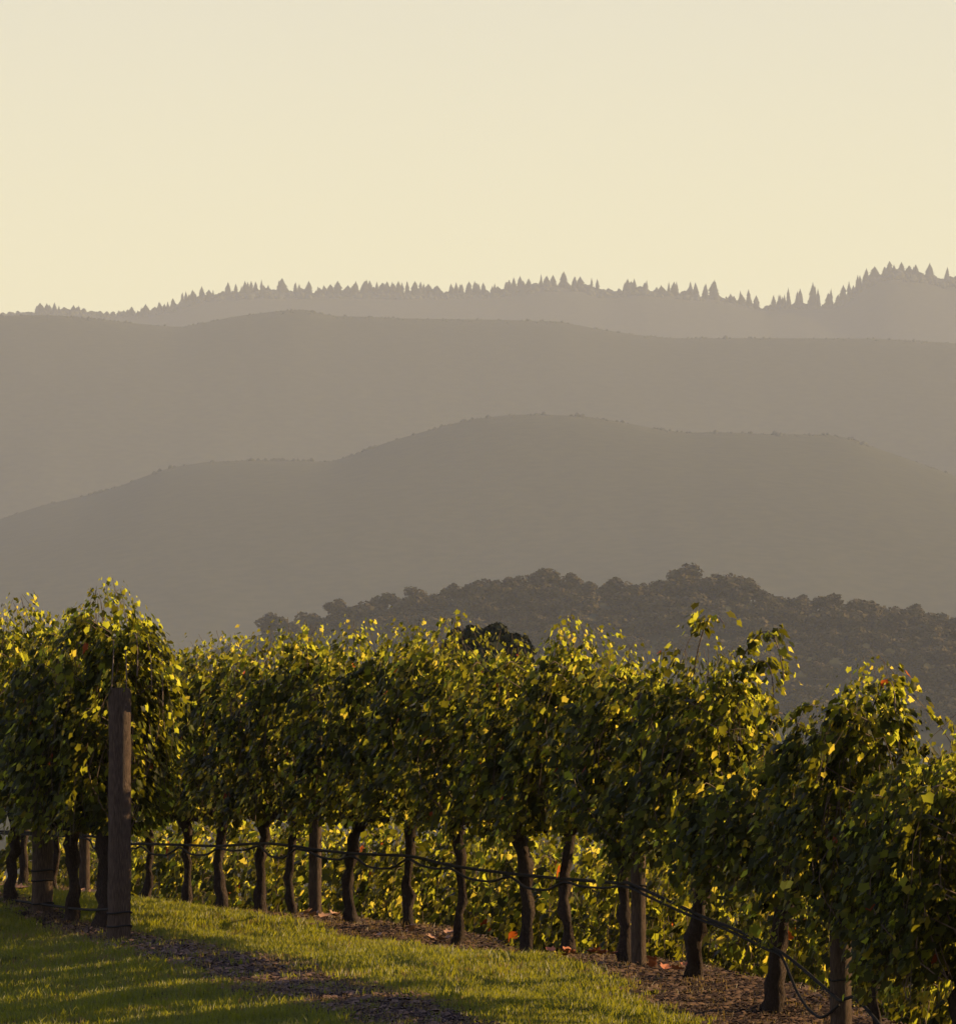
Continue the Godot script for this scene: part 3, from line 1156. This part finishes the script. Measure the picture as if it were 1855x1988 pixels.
# ------------------------------------------------------------------ lawn, mulch, fallen leaves
func tuft(sd: int, blades: int, spread: float, tall: float, width: float) -> Soup:
	var r := RandomNumberGenerator.new()
	r.seed = sd
	var s := Soup.new()
	for k in blades:
		var a := r.randf() * TAU
		var p := Vector3(cos(a), 0, sin(a)) * spread * sqrt(r.randf())
		var b := r.randf() * TAU
		var side := Vector3(cos(b), 0, sin(b)) * width * r.randf_range(0.7, 1.3)
		var h := tall * r.randf_range(0.5, 1.15)
		var bend := Vector3(r.randfn(), 0, r.randfn()) * h * 0.32
		var q := s.v.size()
		var m := p + Vector3.UP * h * 0.55 + bend * 0.35
		s.v.append_array([p - side - Vector3.UP * 0.01, p + side - Vector3.UP * 0.01, m - side * 0.75, m + side * 0.75, p + Vector3.UP * h * 0.95 + bend])
		var n := side.cross(Vector3.UP).normalized() + Vector3.UP * 0.35
		for i in 5:
			s.n.append(n.normalized())
		s.ix.append_array([q, q + 2, q + 1, q + 1, q + 2, q + 3, q + 2, q + 4, q + 3])
	return s


func make_grass() -> void:
	var places := []
	var dry := []
	var z := 38.0
	var cell := 0.052
	while z < 66.0:
		var half := 960.0 / 14215.0 * z + 0.4
		var x := -half
		while x < half:
			var gx := x + rng.randf() * cell
			var gz := z + rng.randf() * cell
			x += cell
			var s := gx - row_x(gz)
			if s > 1.2:
				continue
			var k := bare(gx, gz)
			if k > 0.02 and rng.randf() < k * 1.05:
				if rng.randf() < 0.10:
					dry.append(Vector2(gx, gz))
				continue
			var patch := lump.get_noise_2d(gx * 0.8 + 3.0, gz * 0.6)
			if rng.randf() < 0.08 + 0.22 * patch + k * 0.5:
				dry.append(Vector2(gx, gz))
			else:
				places.append(Vector2(gx, gz))
		z += cell
	scatter("grass", tuft(1, 15, 0.05, 0.038, 0.0027), M.grass, places, 0.75, 1.25, "short mown green lawn between and before the vine rows", "grass")
	var rank := []
	while rank.size() < 900:
		var gz := rng.randf_range(39.0, 62.0)
		var gx := rng.randf_range(-1.0, 1.0) * 960.0 / 14215.0 * gz
		var near := absf(gx - row_x(gz)) < 0.5 or absf(gx - row_x(gz) + ROW_GAP) < 0.5
		if gx - row_x(gz) < 0.6 and bare(gx, gz) < 0.55 and lump.get_noise_2d(gx * 1.9, gz * 1.5 + 20.0) > (0.2 if near else 0.28):
			rank.append(Vector2(gx, gz))
	scatter("grass", tuft(3, 16, 0.06, 0.066, 0.0034), M.grass, rank, 0.6, 1.4, "ranker tufts of grass left standing in the lawn and along the mulch", "grass")
	scatter("grass", tuft(2, 10, 0.05, 0.045, 0.0024), M.dry_grass, dry, 0.6, 1.2, "straw coloured dry blades scattered through lawn and mulch strips", "grass")


func scatter(called: String, soup: Soup, mat: Material, places: Array, s0: float, s1: float, label: String, category: String, coloured := false) -> void:
	var mm := MultiMesh.new()
	mm.transform_format = MultiMesh.TRANSFORM_3D
	mm.mesh = soup_mesh([soup], [], coloured)
	mm.instance_count = places.size()
	for i in places.size():
		var p: Vector2 = places[i]
		var k := rng.randf_range(s0, s1) * (1.0 + 0.3 * lump.get_noise_2d(p.x * 1.4, p.y * 1.4 + 70.0))
		var b := Basis(Vector3.UP, rng.randf() * TAU) * Basis(Vector3.RIGHT, rng.randf_range(-0.15, 0.15))
		mm.set_instance_transform(i, Transform3D(b.scaled(Vector3.ONE * k), Vector3(p.x, ground_y(p.x, p.y), -p.y)))
	var o := MultiMeshInstance3D.new()
	o.multimesh = mm
	o.material_override = mat
	add_named(o, called)
	tag(o, label, category, "", "stuff")


func make_chips() -> void:
	for kind in 3:
		var places := []
		while places.size() < 9000:
			var z := rng.randf_range(38.0, 65.0)
			var half := 960.0 / 14215.0 * z
			var x := rng.randf_range(-half, half)
			if x - row_x(z) < 1.0 and rng.randf() < bare(x, z) - 0.25:
				places.append(Vector2(x, z))
		var s := Soup.new()
		var r := RandomNumberGenerator.new()
		r.seed = 60 + kind
		var tint: Color = [Color(0.10, 0.07, 0.048), Color(0.055, 0.036, 0.024), Color(0.17, 0.11, 0.065)][kind]
		for k in 4:
			var p := Vector3(r.randfn() * 0.04, r.randf_range(0.0, 0.012), r.randfn() * 0.04)
			var u := Vector3(r.randfn(), r.randfn() * 0.3, r.randfn()).normalized() * r.randf_range(0.008, 0.02)
			var v := Vector3(r.randfn(), r.randfn() * 0.3 + 0.2, r.randfn()).normalized() * r.randf_range(0.004, 0.010)
			var w := Vector3(0, 0.006, 0)
			var q := s.v.size()
			s.v.append_array([p - u - v, p + u - v * 0.6, p + u * 0.9 + v, p - u * 0.8 + v * 0.7, p + w + u * 0.1])
			for i in 5:
				s.n.append(Vector3(0, 1, 0))
				s.c.append(tint * r.randf_range(0.7, 1.25))
			s.ix.append_array([q, q + 1, q + 4, q + 1, q + 2, q + 4, q + 2, q + 3, q + 4, q + 3, q, q + 4])
		scatter("mulch", s, M.chip, places, 0.6, 1.4, ["grey brown", "dark brown", "pale tan"][kind] + " bark chips strewn along the vine rows' feet", "mulch", true)


func make_fallen_leaves() -> void:
	var heaps := [
		[1103, 1857, 5, 0.10, 4, "orange red fallen leaf at the foot of the central red leaved vine"],
		[1168, 1864, 5, 0.09, 4, "orange red fallen leaf just left of the second slender post"],
		[845, 1828, 9, 0.16, 3, "tan fallen leaf on the sunlit mulch bank"],
		[632, 1787, 6, 0.12, 3, "tan fallen leaf at the foot of the first slender post"],
		[1262, 1882, 2, 0.08, 4, "reddish fallen leaf on the mulch right of the second post"],
		[1322, 1889, 3, 0.08, 4, "reddish fallen leaf beside the leaning trunk on the mound"],
		[12, 1733, 5, 0.14, 3, "pale fallen leaf on the mulch far back at the left edge"],
		[192, 1738, 6, 0.13, 3, "pale fallen leaf on the mulch behind the large end post"]]
	var one := Soup.new()
	add_leaf(one, Vector3(0, 0, -0.05), Vector3(0, 0.1, 1), Vector3(0, 1, 0), 0.075, leaf_rim, -0.55, -0.35)
	var mesh := soup_mesh([one], [])
	for h in heaps:
		var z := 40.0
		while z < 64.0:                                    # where that line of sight first meets the ground
			var p := at(h[0], h[1], z)
			if p.y <= ground_y(p.x, z) + 0.02:
				break
			z += 0.03
		for k in h[2]:
			var x: float = (h[0] - 927.5) / 14215.0 * z + rng.randfn() * h[3]
			var gz: float = z + rng.randfn() * h[3] * 1.5
			var o := put("fallen_leaf", mesh, M.fallen_red if h[4] == 4 else M.fallen_tan)
			o.position = Vector3(x, ground_y(x, gz) + 0.055, -gz)
			o.rotation = Vector3(rng.randf_range(-0.5, 0.5), rng.randf() * TAU, rng.randf_range(-0.4, 0.4))
			o.scale = Vector3.ONE * rng.randf_range(0.8, 1.25)
			tag(o, h[5], "leaf", "fallen leaves: " + str(h[5]).substr(0, 60))
